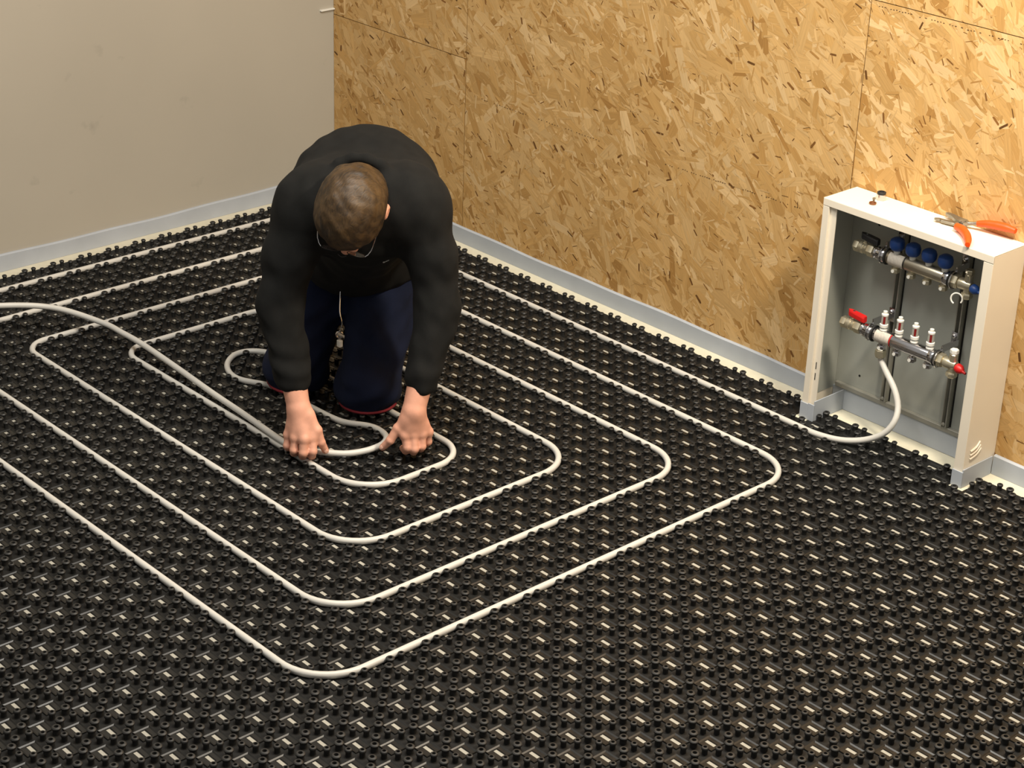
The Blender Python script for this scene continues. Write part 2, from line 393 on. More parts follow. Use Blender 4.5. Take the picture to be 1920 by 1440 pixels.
# ------------------------------------------------------------------ heating pipe
PR, PZ = .0083, .0098
def fillet(pts, radii, step=.012):
    out = [Vector(pts[0])]
    for i in range(1, len(pts)-1):
        p, a, b = Vector(pts[i]), Vector(pts[i-1]), Vector(pts[i+1]); r = radii[i]
        da = (a-p).normalized(); db = (b-p).normalized(); c = p+(da+db)*r
        for k in range(13):
            t = k/12*math.pi/2; out.append(c-db*r*math.cos(t)-da*r*math.sin(t))
    out.append(Vector(pts[-1])); res = [out[0]]
    for a, b in zip(out[:-1], out[1:]):
        n = max(1, int((b-a).length/.06))
        for k in range(1, n+1): res.append(a.lerp(b, k/n))
    return res
head_ = catmull([(1.240, 1.660, .250), (1.244, 1.660, .232), (1.268, 1.657, .205), (1.303, 1.652, .170), (1.327, 1.642, .133), (1.336, 1.622, .100), (1.318, 1.606, .062), (1.272, 1.592, .030), (1.213, 1.568, PZ+.004), (1.146, 1.552, PZ), (1.085, 1.550, PZ), (1.03, 1.55, PZ)], .012)
q = U
cor = [(1.02, 31*q), (-21*q, 31*q), (-21*q, -4*q), (25*q, -4*q), (25*q, 27*q), (-17*q, 27*q), (-17*q, 0), (21*q, 0), (21*q, 23*q), (-13*q, 23*q), (-13*q, 4*q), (17*q, 4*q), (17*q, 19*q), (-9*q, 19*q), (-9*q, 8*q), (13*q, 8*q), (13*q, 15*q), (8*q, 15*q)]
rad = [0]+[.125]*(len(cor)-2)+[0]
for k in (6, 10, 14): rad[k] = .075
rad[13] = .11; rad[16] = .10
spiral = fillet([(x, y, PZ) for x, y in cor], rad)
uu = lambda x, y, z=PZ: (x*q, y*q, z)
inner = catmull([uu(8, 15), uu(4, 15), uu(0, 15), uu(-2.5, 14.8), uu(-4.2, 14.0), uu(-4.6, 12.8), uu(-3.6, 11.5), uu(-1.9, 11.0), uu(0.1, 11.9), uu(2, 12.0), uu(3.8, 12.0), uu(5.9, 12.2), uu(7.4, 12.9, .014), uu(8.4, 12.95, .016), uu(9.2, 12.6, .020), uu(9.75, 11.9, .024), uu(9.85, 11.1, .024), uu(9.65, 10.4, .022), uu(9.3, 9.7, .022), uu(8.55, 9.0, .022), (.392, .422, .022), (.347, .407, .023), (.295, .402, .026), (.14, .410, .030), (-.015, .416, .033), (-.20, .426, .038), (-.373, .429, .046), (-.470, .420, .053), (-.555, .404, .061), (-.692, .330, .080), (-.760, .198, .098), (-.79, .05, .108), (-.80, -.15, .11), (-.76, -.40, .09), (-.66, -.64, .06), (-.50, -.85, .034), (-.30, -1.02, .03)], .012)
path = head_+spiral[1:]+inner[1:]
PATH2 = np.array([(p.x, p.y) for p in path if p.z < .02])
pp = obj('heating_pipe', tube(path, PR, 12), M_PIPE, None, True); tag(pp, 'long white plastic heating pipe laid in a squared spiral across the mat', 'pipe')
# ------------------------------------------------------------------ studded mat
mt = thing('studded_mat', 'black studded underfloor heating mat covering the whole floor', 'floor mat')
MX0, MX1, MY0, MY1 = -1.152, 2.65, -1.45, 1.698
def in_mat(x, y, r=0.0):
    if x-r < MX0 or y+r > MY1: return False
    if CX0-.016-r < x < CX0+.030+r and y+r > CYF-.014: return False      # left leg
    if CX1-.030-r < x < CX1+.009+r and y+r > CYF-.014: return False      # other leg
    if CX0-.016 <= x <= CX1+.018 and y+r > 1.686: return False
    if r > 0 and r < .012 and np.hypot(PATH2[:, 0]-x, PATH2[:, 1]-y).min() < .0132: return False
    return True
sheet = join(box(MX0, CX0-.014, MY0, MY1, -.0005, .0008), box(CX0-.014, CX1+.016, MY0, CYF-.014, -.0005, .0008), box(CX0+.028, CX1-.028, CYF-.014, 1.684, -.0005, .0008), box(CX1+.016, MX1, MY0, MY1, -.0005, .0008))
obj('base_sheet', sheet, M_SHEET, mt)
STH = .0185
def stud_geo(r, seg, full=True):
    if full: pr = [(0, r*.78), (.0105, r*.74), (.0130, r*.97), (STH-.0024, r), (STH-.0004, r*.84), (STH, r*.70), (STH, r*.48), (.0125, r*.42)]
    else: pr = [(0, r*.76), (.0110, r*.76), (STH-.0028, r), (STH, r*.78), (STH, r*.48), (.0125, r*.42)]
    V, F = lathe((0, 0, 0), (0, 0, 1), pr, seg); return V, [f for i, f in enumerate(F) if i != len(F)-2]
A, RS, RB = .0152, .0081, .0101
studs = []; plates = []
m0, m1, n0, n1 = int(MX0/U)-1, int(MX1/U)+1, int(MY0/U)-1, int(MY1/U)+2
for m in range(m0, m1+1):
    for n in range(n0, n1+1):
        x, y = m*U, n*U
        if (m+n) % 2 == 0:
            if in_mat(x, y, .021) and x < MX1 and y > MY0: plates.append((x, y))
        else:
            for sx in (-1, 1):
                for sy in (-1, 1):
                    r = RS if sx == sy else RB
                    X, Y = x+sx*A, y+sy*A
                    if in_mat(X, Y, r+.001) and X < MX1-.01 and Y > MY0+.01: studs.append((X, Y, r))
def view(x, y, z=0.0):
    d = Vector((x, y, z))-CAM; q = d.dot(fw); return 960+FPX*d.dot(R3)/q, 720-FPX*d.dot(U3)/q, q
def nearest(items, cnt, mx=14):
    ok = []
    for i, it in enumerate(items):
        px, py, q = view(it[0], it[1], .01)
        if mx < px < 1920-mx and mx < py < 1440-mx: ok.append((q, i))
    ok.sort(); return set(i for _, i in ok[:cnt])
def merge(base, pts):
    V0 = np.array([tuple(v) for v in base[0]], float); n = len(V0); V = np.concatenate([V0+np.array((x, y, 0)) for (x, y) in pts]); F = []
    for k in range(len(pts)): F += [tuple(i+k*n for i in f) for f in base[1]]
    return V, F
sm = {RS: data('stud', *stud_geo(RS, 12), M_STUD, True), RB: data('stud', *stud_geo(RB, 12), M_STUD, True)}
def shade_auto(me, ang=40):
    try:
        me.set_sharp_from_angle(angle=math.radians(ang))
    except Exception: pass
for k in sm.values(): shade_auto(k)
near = nearest(studs, 300)
for i in sorted(near): x, y, r = studs[i]; link('stud', sm[r], mt, (x, y, 0))
far = [i for i in range(len(studs)) if i not in near]
mid = [i for i in far if view(*studs[i][:2])[2] < 5.0 and -30 < view(*studs[i][:2])[1] < 1480]; ms = set(mid); rest = [i for i in far if i not in ms]
gs = [merge(stud_geo(r, 10), [studs[i][:2] for i in mid if studs[i][2] == r]) for r in (RS, RB)]+[merge(stud_geo(r, 8, False), [studs[i][:2] for i in rest if studs[i][2] == r]) for r in (RS, RB)]
o = obj('stud_field', join(*gs), M_STUD, mt, True, 'stuff'); shade_auto(o.data)
# square plates with a thin raised rim and a slot
hp, rim, sl, sw = .0200, .0011, .0128, .0058
def plate_geo():
    V = []; F = []
    def ring(a, b, z, dx=0.0, dy=0.0): s = len(V); V.extend([(-a+dx, -b+dy, z), (a+dx, -b+dy, z), (a+dx, b+dy, z), (-a+dx, b+dy, z)]); return s
    L = [ring(hp, hp, .0006), ring(hp-.0005, hp-.0005, .0036), ring(hp-rim, hp-rim, .0036), ring(hp-rim-.0030, hp-rim-.0030, .0018), ring(sl, sw, .0018, 0, .0010), ring(sl, sw, -.0004, 0, .0010)]
    for a, b in zip(L[:-1], L[1:]):
        for k in range(4): F.append((a+k, a+(k+1) % 4, b+(k+1) % 4, b+k))
    return V, F
BZ = .0016
def bar_geo(): return box(-.0118, .0118, -.0044, .0036, .0002, BZ)
pm = data('slot_plate', *plate_geo(), M_BLACK); bm_ = data('slot_bar', *bar_geo(), M_BAR)
near = nearest(plates, 300)
for i in sorted(near):
    x, y = plates[i]; link('slot_plate', pm, mt, (x, y, 0)); link('slot_bar', bm_, mt, (x, y, 0))
rest = [plates[i] for i in range(len(plates)) if i not in near]
obj('slot_plate_field', merge(plate_geo(), rest), M_BLACK, mt, False, 'stuff'); obj('slot_bar_field', merge(bar_geo(), rest), M_BAR, mt, False, 'stuff')


# ------------------------------------------------------------------ manifold cabinet
cb = thing('manifold_cabinet', 'open white metal manifold cabinet standing against the strand board wall', 'cabinet')
T = .0022; YB = YW-.0022
def part(name, geo, m, parent, smooth=False):
    o = obj(name, geo, m, parent, smooth)
    if smooth: shade_auto(o.data, 35)
    return o
part('top_panel', join(box(CX0, CX1, CYF, YB, CZT-.0025, CZT, .0008), box(CX0, CX1, CYF-.0004, CYF+.0024, CZT-.020, CZT-.0012, .0006), box(CX0+.004, CX1-.004, CYF+.0024, CYF+.016, CZT-.020, CZT-.018)), M_CAB, cb)
part('side_panel', box(CX0, CX0+T, CYF+.001, YB, .0, CZT-.003), M_CAB, cb)
sp_ = part('side_panel', box(CX1-T, CX1, CYF+.001, YB, .0, CZT-.003), M_CAB, cb)
part('front_flange', join(box(CX0+.0003, CX0+.020, CYF, CYF+.0022, .0, CZT-.0215, .0006)), M_CAB, cb)
inf = part('return_flange', join(box(CX0+.0205, CX0+.040, CYF+.008, CYF+.0102, .0, CZT-.0215), box(CX0+.0185, CX0+.0205, CYF+.0022, CYF+.0102, .0, CZT-.0215)), M_CAB, cb)
for z in (.118, .150): part('slot', box(CX0+.027, CX0+.0295, CYF+.0074, CYF+.0081, z, z+.020), M_DARK, inf)
part('front_flange', box(CX1-.026, CX1-.0003, CYF, CYF+.0022, .0, CZT-.0215, .0006), M_CAB, cb)
part('return_flange', box(CX1-.028, CX1-.026, CYF+.0005, CYF+.012, .0, CZT-.0215), M_CAB, cb)
bp_ = part('back_panel', box(CX0+T, CX1-T, YB-.0022, YB, .058, CZT-.003), M_ZINC, cb)
for x, z in ((1.121, .552), (1.116, .113)): part('screw_hole', lathe((x, YB-.0028, z), (0, 1, 0), [(0, .0034), (.0006, .0034)], 10), M_DARK, bp_)
part('inner_side_lining', box(CX0+T+.0004, CX0+T+.0012, CYF+.012, YB-.003, .055, CZT-.006), M_ZINC, cb)
part('inner_side_lining', box(CX1-T-.0012, CX1-T-.0004, CYF+.012, YB-.003, .055, CZT-.006), M_ZINC, cb)
bb = part('bottom_bar', box(CX0+.012, CX1-.010, YB-.015, YB-.003, .0625, .0755, .001), M_RAIL, cb)
part('bar_end', rod((CX0+.030, YB-.016, .069), (CX0+.030, YB-.012, .069), .0055, 12), M_RAIL, bb)
for x in (1.2105, 1.4105):
    rl = part('mounting_rail', join(box(x-.0085, x-.0055, YB-.020, YB-.003, .0765, CZT-.004), box(x+.0055, x+.0085, YB-.020, YB-.003, .0765, CZT-.004), box(x-.0055, x+.0055, YB-.0055, YB-.003, .0765, CZT-.004)), M_RAIL, cb)
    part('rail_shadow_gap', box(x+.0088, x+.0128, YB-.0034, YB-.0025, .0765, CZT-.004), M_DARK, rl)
    part('rail_screw', lathe((x, YB-.019, .086), (0, -1, 0), [(0, .0048), (.002, .0048), (.003, .003)], 10), M_RAIL, rl)
for k in range(3):
    z0 = .096-.011*k; y0, y1 = CYF+.022, CYF+.060+.004*k
    c = [(CX1+.0004, y0, z0), (CX1+.0012, y0+.010, z0+.002), (CX1+.0012, (y0+y1)/2+.006, z0+.007), (CX1+.0004, y1, z0+.018)]
    part('pressed_louvre', tube(catmull(c, .004), .0030, 8), M_CAB, sp_, True)
# foam edge strip folded round the cabinet feet and along its back
def wrap(name, geo, label): o = obj(name, geo, M_STRIP); tag(o, label, 'edge strip', g)
wrap('edge_strip', join(box(CX0-.0030, CX0+.0235, CYF-.0035, CYF-.0008, 0, .047, .0008), box(CX0-.0030, CX0-.0006, CYF-.0012, YW-.0130, 0, .0475), box(CX0+.0412, CX0+.0440, CYF-.0006, YB-.0116, 0, .060), box(CX0+.0235, CX0+.0440, CYF-.0035, CYF-.0008, 0, .050, .0008)), 'pale foam strip folded round the cabinet leg nearer the corner')
wrap('edge_strip', join(box(CX1-.0290, CX1+.0034, CYF-.0040, CYF-.0010, 0, .045, .0008), box(CX1+.0006, CX1+.0038, CYF-.0012, YW-.0130, 0, .051)), 'pale foam strip folded round the cabinet leg beside the vent louvres')
wrap('edge_strip', box(CX0+T+.0014, CX1-T-.0014, YB-.0110, YB-.0003, 0, .0610, .0008), 'pale foam strip along the back of the cabinet, below the steel bar')

# ------------------------------------------------------------------ manifolds
def ball_valve(root, y, z, hm):
    b = part('ball_valve', join(hexn((1.108, y, z), (1.124, y, z), .0165), lathe((1.124, y, z), (1, 0, 0), [(0, .013), (.003, .0165), (.012, .0165), (.015, .0135), (.018, .0150), (.026, .0150), (.028, .012)], 18), hexn((1.152, y, z), (1.172, y, z), .0175), rod((1.139, y, z+.010), (1.139, y, z+.026), .005, 10)), M_BRASS, root, True)
    h = [(1.124, 0), (1.131, .007), (1.150, .009), (1.176, .0095), (1.181, .006), (1.181, -.006), (1.176, -.0095), (1.150, -.009), (1.131, -.007)]
    V = []; F = []
    for zz, sc in ((z+.022, .9), (z+.025, 1), (z+.034, 1), (z+.038, .82)):
        for (x, d) in h: V.append((1.1535+(x-1.1535)*(.96+.04*sc), y+d*sc, zz-.10*(x-1.15)))
    n = len(h)
    for l in range(3):
        for k in range(n): F.append((l*n+k, l*n+(k+1) % n, (l+1)*n+(k+1) % n, (l+1)*n+k))
    F.append(tuple(range(n-1, -1, -1))); F.append(tuple(range(3*n, 4*n)))
    hd = part('valve_handle', (V, F), hm, b)
    part('handle_screw', lathe((1.142, y, z+.037), (0, 0, 1), [(0, .0036), (.003, .0034)], 8), M_CHROME, hd)
def manifold(root, y, z, hm, knob, upper):
    part('valve_union', join(lathe((1.174, y, z), (1, 0, 0), [(0, .0150), (.004, .0175), (.010, .0130), (.012, .0190), (.024, .0200), (.033, .0200), (.036, .0185)], 20)), M_CHROME, root, True)
    ba = part('manifold_bar', lathe((1.206, y, z), (1, 0, 0), [(0, .0175), (.003, .0185), (.20, .0185), (.203, .0175)], 24), M_CHROME if not upper else mat('satin_steel', lin(186, 178, 160), .3, .95, var=.04), root, True)
    lb = part('label_sticker', tuple_label(1.226, 1.272, y, z), M_LABEL, ba, True)
    part('label_stripe', tuple_label(1.2735, 1.2765, y, z), M_RED if not upper else M_RUBBER, ba, True)
    for x in (1.2145, 1.4130): part('rubber_ring', torus((x, y, z), (1, 0, 0), .0205, .0024, 28, 8), M_RUBBER, root, True)
    part('end_collar', lathe((1.394, y, z), (1, 0, 0), [(0, .0190), (.002, .0202), (.014, .0202), (.017, .0192)], 24), M_CHROME, root, True)
    eb = part('end_block', join(hexn((1.417, y, z), (1.436, y, z), .0185), lathe((1.436, y, z), (1, 0, 0), [(0, .0125), (.004, .0155), (.012, .0155), (.030, .0140), (.038, .0110)], 18), rod((1.463, y, z-.036), (1.463, y, z+.030), .0110, 16, .002)), M_BRASS, root, True)
    part('air_vent_cap', hexn((1.463, y, z+.030), (1.463, y, z+.042), .0115), M_BRASS if upper else M_WHITEP, eb)
    part('drain_nut', lathe((1.463, y, z-.020), (0, 0, -1), [(0, .0135), (.004, .0150), (.012, .0150), (.015, .0120)], 6), M_BRASS, eb)
    kb = part('drain_knob', lathe((1.477, y-.004, z), (1, -.25, -.15), [(0, .0075), (.004, .0120), (.014, .0125), (.022, .0085), (.026, .0045), (.036, .0030)], 16), knob, eb, True)
    if upper: part('cap_strap', torus((1.447, y-.018, z-.037), (.35, -1, .1), .0145, .0022, 24, 8, -.6, 4.3), M_WHITEP, eb, True)
    for k in range(4):
        x = 1.2405+.0493*k if not upper else 1.2415+.0500*k
        p = part('outlet', join(rod((x, y, z-.015), (x, y, z-.024), .0090, 14), hexn((x, y, z-.024), (x, y, z-.036), .0118)), M_BRASS if upper else M_CHROME, root)
        part('outlet_bore', lathe((x, y-.0125, z-.030), (0, 1, 0), [(0, .0046), (.0018, .0046)], 12), M_WHITEP, p)
        if upper:
            kb = part('valve_cap', lathe((x, y-.002, z+.017), (0, -.10, 1), [(0, .0075), (.010, .0075), (.0115, .0150), (.018, .0192), (.030, .0200), (.038, .0175), (.043, .0105), (.0445, 0)], 20), M_BLUE, root, True)
            part('cap_stem', lathe((x, y-.0016, z+.014), (0, -.10, 1), [(0, .0086), (.012, .0086)], 12), M_WHITEP, kb)
        else:
            fm = part('flow_meter', join(lathe((x, y, z+.0160), (0, 0, 1), [(0, .0080), (.004, .0105), (.008, .0085), (.011, .0085), (.0125, .0112), (.0195, .0112), (.021, .0090)], 16), lathe((x, y, z+.060), (0, 0, 1), [(0, .0094), (.004, .0094), (.006, .0060), (.012, .0055)], 14)), M_WHITEP, root, True)
            part('sight_glass', lathe((x, y, z+.0365), (0, 0, 1), [(0, .0088), (.024, .0088)], 16), M_CLEAR, fm, True)
            part('flow_scale', facing_strip(x, y, z+.0385, z+.0585), mat('dark_red_float', lin(120, 22, 20), .5), fm)
def facing_strip(x, y, z0, z1):
    n_ = Vector((.52, -.85, 0)); t_ = Vector((.85, .52, 0)); c = Vector((x, y, 0)); V = []
    for z in (z0, z1):
        for a, b in ((-1, .0080), (1, .0080), (1, .0094), (-1, .0094)): p = c+t_*a*.0030+n_*b; V.append((p.x, p.y, z))
    return V, [(3, 2, 1, 0), (4, 5, 6, 7), (0, 1, 5, 4), (1, 2, 6, 5), (2, 3, 7, 6), (3, 0, 4, 7)]
def tuple_label(x0, x1, y, z):
    V = []; F = []; n = 14
    for x in (x0, x1):
        for k in range(n+1): q = math.pi*(.62+.86*k/n); V.append((x, y+.0189*math.cos(q), z+.0189*math.sin(q)))
    for k in range(n): F.append((k, k+1, n+2+k, n+1+k))
    return V, F
def brackets(root, y, z):
    for x, s in ((1.2105, -1), (1.4105, 1)):
        part('mounting_bracket', join(torus((x+.0095*s, y, z), (1, 0, 0), .0225, .0022, 20, 6), box(x+.0095*s-.0022, x+.0095*s+.0022, y+.006, YB-.0215, z+.016, z+.034), box(x-.0085, x+.0085, YB-.0260, YB-.0210, z+.014, z+.052), lathe((x, YB-.026, z+.042), (0, -1, 0), [(0, .0060), (.004, .0060), (.006, .0035)], 8)), M_CHROME, root)
YU, ZU, YL, ZL = 1.676, .511, 1.658, .299
rm = thing('return_manifold', 'upper steel manifold with four blue valve caps inside the cabinet', 'manifold')
manifold(rm, YU, ZU, M_RUBBER, M_BLUE, True); ball_valve(rm, YU, ZU, mat('black_handle', (.02, .02, .022), .45)); brackets(rm, YU, ZU)
sm_ = thing('supply_manifold', 'lower chrome manifold with four clear flow meters and a red valve handle', 'manifold')
manifold(sm_, YL, ZL, M_RED, M_RED, False); ball_valve(sm_, YL, ZL, M_RED); brackets(sm_, YL, ZL)
part('pipe_coupling', join(hexn((1.2405, YL, ZL-.037), (1.2405, YL, ZL-.056), .0148), lathe((1.2405, YL, ZL-.050), (0, 0, -1), [(0, .013), (.008, .013), (.010, .010)], 16)), M_BRASS, sm_)

# ------------------------------------------------------------------ things on the cabinet top
ZT = CZT+.0003
pl = thing('pliers', 'pliers with orange grips lying open on the cabinet top', 'pliers')
def slab(pts, z0, z1, m, name, parent, bev=.0012):
    V = []; F = []; n = len(pts); c = Vector((sum(p[0] for p in pts)/n, sum(p[1] for p in pts)/n))
    for z, s in ((z0, .94), (z0+bev, 1), (z1-bev, 1), (z1, .92)):
        for (x, y) in pts: V.append((c.x+(x-c.x)*s, c.y+(y-c.y)*s, z))
    for l in range(3):
        for k in range(n): F.append((l*n+k, l*n+(k+1) % n, (l+1)*n+(k+1) % n, (l+1)*n+k))
    F.append(tuple(range(n-1, -1, -1))); F.append(tuple(range(3*n, 4*n)))
    return part(name, (V, F), m, parent)
slab([(1.322, 1.700), (1.330, 1.696), (1.338, 1.701), (1.345, 1.697), (1.374, 1.702), (1.392, 1.706), (1.402, 1.724), (1.384, 1.728), (1.366, 1.716), (1.345, 1.710), (1.330, 1.708)], ZT+.004, ZT+.011, M_TOOL, 'jaw', pl)
slab([(1.326, 1.741), (1.340, 1.735), (1.352, 1.732), (1.366, 1.722), (1.386, 1.712), (1.400, 1.712), (1.410, 1.726), (1.396, 1.740), (1.370, 1.742), (1.348, 1.747), (1.328, 1.748)], ZT+.008, ZT+.017, M_TOOL, 'jaw', pl)
part('pivot', lathe((1.389, 1.722, ZT+.016), (0, 0, 1), [(0, .011), (.003, .011), (.005, .007)], 16), M_TOOL, pl, True)
def grip(P, rr, m, name):
    part(name, tubeR(P, rr), m, pl, True)
def tubeR(P, rr):
    c = catmull(P, .005); n = len(c); return tube(c, [float(np.interp(i/(n-1), np.linspace(0, 1, len(rr)), rr)) for i in range(n)], 12)
grip([(1.398, 1.724, ZT+.011), (1.416, 1.730, ZT+.015), (1.432, 1.734, ZT+.019)], [.006, .005, .005], M_TOOL, 'handle_shank')
grip([(1.428, 1.733, ZT+.018), (1.450, 1.738, ZT+.023), (1.485, 1.742, ZT+.027), (1.515, 1.7435, ZT+.028), (1.532, 1.7435, ZT+.027)], [.0075, .0100, .0108, .0102, .0070], M_ORANGE, 'handle_grip')
grip([(1.386, 1.706, ZT+.012), (1.396, 1.694, ZT+.013), (1.404, 1.684, ZT+.013)], [.006, .006, .006], M_TOOL, 'handle_shank')
grip([(1.400, 1.686, ZT+.013), (1.424, 1.676, ZT+.014), (1.452, 1.655, ZT+.0125), (1.476, 1.628, ZT+.010), (1.486, 1.612, ZT+.008)], [.0090, .0108, .0105, .0098, .0065], M_ORANGE, 'handle_grip')
nt_ = thing('compression_nut', 'small pale metal compression nut with dark rim on the cabinet top', 'fitting')
part('nut_body', lathe((1.138, 1.722, ZT), (0, 0, 1), [(0, .0118), (.001, .0126), (.015, .0126), (.016, .0120)], 6), M_CHROME, nt_)
part('thread_ring', lathe((1.138, 1.722, ZT+.016), (0, 0, 1), [(0, .0112), (.005, .0116), (.006, .0104), (.0062, .0070), (.003, .0066)], 18), M_RUBBER, nt_, True)
rg = thing('clamping_ring', 'tiny ring fitting with a short stud beside the nut', 'fitting')
part('ring', torus((1.146, 1.677, ZT+.0035), (0, 0, 1), .0072, .0026, 22, 8), mat('copper_ring', lin(150, 100, 70), .35, .8), rg, True)
part('stud_pin', lathe((1.142, 1.686, ZT), (0, 0, 1), [(0, .0030), (.009, .0030), (.010, .0042), (.014, .0042)], 10), M_TOOL, rg)

# ------------------------------------------------------------------ person kneeling
SR, SL = np.array((.2755, .5230, .640)), np.array((.4520, .7290, .642))
ER, EL = np.array((.2691, .4343, .385)), np.array((.5215, .7469, .385))
WR, WL = np.array((.381, .4069, .145)), np.array((.5745, .6252, .145))
Sm = (SR+SL)/2; Ld = (SL-SR)/np.linalg.norm(SL-SR); Fd = np.array((Ld[1], -Ld[0], 0)); Zd = np.array((0, 0, 1.))
HR, HL = np.array((-.01, .80, .40)), np.array((.115, .945, .40))
KR, KL = np.array((.045, .650, .072)), np.array((.262, .727, .072))
AR, AL = np.array((-.245, .850, .060)), np.array((-.03, 1.00, .060))
# head frame
HC = np.array((.452, .519, .668))
hc = Fd*.96+Zd*.18-Ld*.13; hc /= np.linalg.norm(hc)                 # neck -> crown
hn = -Zd*.97+Fd*.18-Ld*.20; hn -= hc*(hn@hc); hn /= np.linalg.norm(hn)   # face direction
hl = np.cross(hn, hc)                                                 # lateral
if hl@Ld < 0: hl = -hl
HM = np.array((hl, hn, hc))
def hp_(x, y, z): return HC+hl*x+hn*y+hc*z
NB = Sm+Zd*.035-Fd*.02
body = [('e', hp_(0, -.004, .004), (.0745, .094, .090), HM, 0), ('e', hp_(0, .030, -.055), (.060, .060, .078), HM, .02), ('c', hp_(0, .075, -.105), hp_(0, .060, -.100), .020, .028, .02),
        ('c', hp_(0, .092, -.022), hp_(0, .108, -.058), .008, .013, .012), ('c', hp_(-.028, .086, .002), hp_(.028, .086, .002), .010, .010, .010), ('c', hp_(-.018, .088, -.082), hp_(.018, .088, -.082), .007, .007, .006),
        ('c', hp_(0, -.035, -.075), tuple(NB), .056, .062, .03)]
for s in (-1, 1):
    body += [('e', hp_(.080*s, -.014, -.026), (.011, .020, .031), HM, .006), ('e', hp_(.089*s, -.012, -.028), (.006, .010, .018), HM, -.004), ('e', hp_(.032*s, .094, -.018), (.015, .012, .010), HM, -.008)]
body += [('c', NB, Sm-Zd*.01, .06, .075, .03), ('c', SR, SL, .06, .06, .03), ('c', Sm-Fd*.02, (HR+HL)/2, .085, .09, .04), ('c', HR, HL, .08, .08, .03)]
for a, b, c in ((SR, ER, WR), (SL, EL, WL)):
    body += [('c', a, b, .045, .038, .02), ('c', b, b+(c-b)*.45, .038, .036, .02), ('c', b+(c-b)*.45, c, .036, .0290, .02)]
for a, b, c in ((HR, KR, AR), (HL, KL, AL)):
    body += [('c', a, b, .07, .045, .03), ('c', b+Zd*.005, c, .045, .035, .02)]
def finger(P, r0, r1, k0=.008):
    out = []; n = len(P)
    for i in range(n-1):
        a = r0+(r1-r0)*i/(n-1); b = r0+(r1-r0)*(i+1)/(n-1)
        out.append(('c', P[i], P[i+1], a, b, k0 if i == 0 else .003))
        if i: out.append(('e', P[i], (a*1.07,)*3, np.eye(3), .002))
    return out
RH = dict(i=[(.4300, .4130, .077), (.4435, .4030, .046), (.4290, .4105, .026), (.4060, .4210, .019)], m=[(.4270, .3890, .079), (.4330, .3810, .045), (.4110, .3955, .023), (.3880, .4090, .017)],
          r=[(.4030, .3790, .077), (.4070, .3710, .046), (.3880, .3850, .026), (.3660, .4000, .018)], p=[(.3740, .3790, .074), (.3790, .3700, .047), (.3640, .3830, .032), (.3460, .3980, .024)],
          t=[(.4067, .4177, .128), (.4320, .4260, .094), (.4415, .4310, .062), (.4440, .4430, .036)])
LH = dict(i=[(.5733, .5980, .082), (.5840, .5970, .051), (.5640, .6085, .031), (.5390, .6200, .024)], m=[(.5850, .6160, .084), (.5970, .6100, .048), (.5740, .6260, .027), (.5480, .6420, .021)],
          r=[(.5930, .6370, .082), (.5990, .6330, .049), (.5760, .6480, .029), (.5520, .6630, .022)], p=[(.5910, .6600, .079), (.5920, .6600, .051), (.5720, .6720, .035), (.5530, .6810, .027)],
          t=[(.5690, .6060, .125), (.5570, .5880, .098), (.5480, .5700, .066), (.5300, .5600, .042)])
nails = []
for H, W, El in ((RH, WR, ER), (LH, WL, EL)):
    for f in 'imrp':
        mc = np.array(H[f][0]); body.append(('c', W+(mc-W)*.06, mc, .0200, .0132, .016))
    body.append(('c', np.array(H['i'][0])*.6+W*.4, np.array(H['p'][0])*.6+W*.4, .0135, .0120, .012))
    for f, r0, r1 in (('i', .0116, .0092), ('m', .0118, .0094), ('r', .0114, .0090), ('p', .0102, .0082)):
        body += finger([np.array(x) for x in H[f]], r0, r1, .005)
        body.append(('e', H[f][0], (.0130,)*3, np.eye(3), .005))
    body.append(('c', W, np.array(H['t'][0]), .018, .0155, .015))
    body += finger([np.array(x) for x in H['t']], .0142, .0090, .012)
    body.append(('c', np.array(H['t'][1]), np.array(H['i'][0]), .0085, .0080, .010))
person = sdf_obj('person', body, (-.37, .33, -.02), (.70, 1.09, .83), .0032, M_SKIN)
tag(person, 'person in black sweatshirt and navy trousers kneeling and bending over, pressing pipe into the mat', 'person')
# thumb nails
for H in (RH, LH):
    a, b = np.array(H['t'][2]), np.array(H['t'][3]); d = (b-a)/np.linalg.norm(b-a)
    c = b-d*.002
    up_ = np.array((.55, -.52, .65)); up_ = up_-d*(up_@d); up_ /= np.linalg.norm(up_); si = np.cross(d, up_)
    nl = sdf_obj('thumb_nail', [('e', c+up_*.0082, (.0056, .0070, .0016), np.array((si, d, up_)), 0)], c-.02, c+.02, .0012, mat('nail', lin(228, 180, 158), .3), person)
# hair
HW1 = waves(3, 12, 45, 110); HW2 = waves(4, 14, 150, 320)
def hair_post(P, d):
    q = (P-HC.astype(np.float32))@HM.T.astype(np.float32)
    wv = .0017*HW1(q)+.0011*HW2(q)
    d = d+wv
    line = .80*q[:, 1]-.024-.010*np.clip(np.abs(q[:, 0])-.05, 0, 1)*20*0
    cut = (line-q[:, 2])*.8
    ear = -(np.hypot((q[:, 1]+.012)/1.0, (q[:, 2]+.030)/1.25)-.026)
    return np.maximum(np.maximum(d, cut), np.where(np.abs(q[:, 0]) > .055, ear, -1))
hr = sdf_obj('hair', [('e', hp_(0, -.008, .008), (.0865, .1085, .1010), HM, 0), ('e', hp_(0, -.055, -.050), (.066, .056, .070), HM, .03)], HC-.16, HC+.16, .0032, M_HAIR, person, hair_post)
hr['label'] = 'short brown hair'
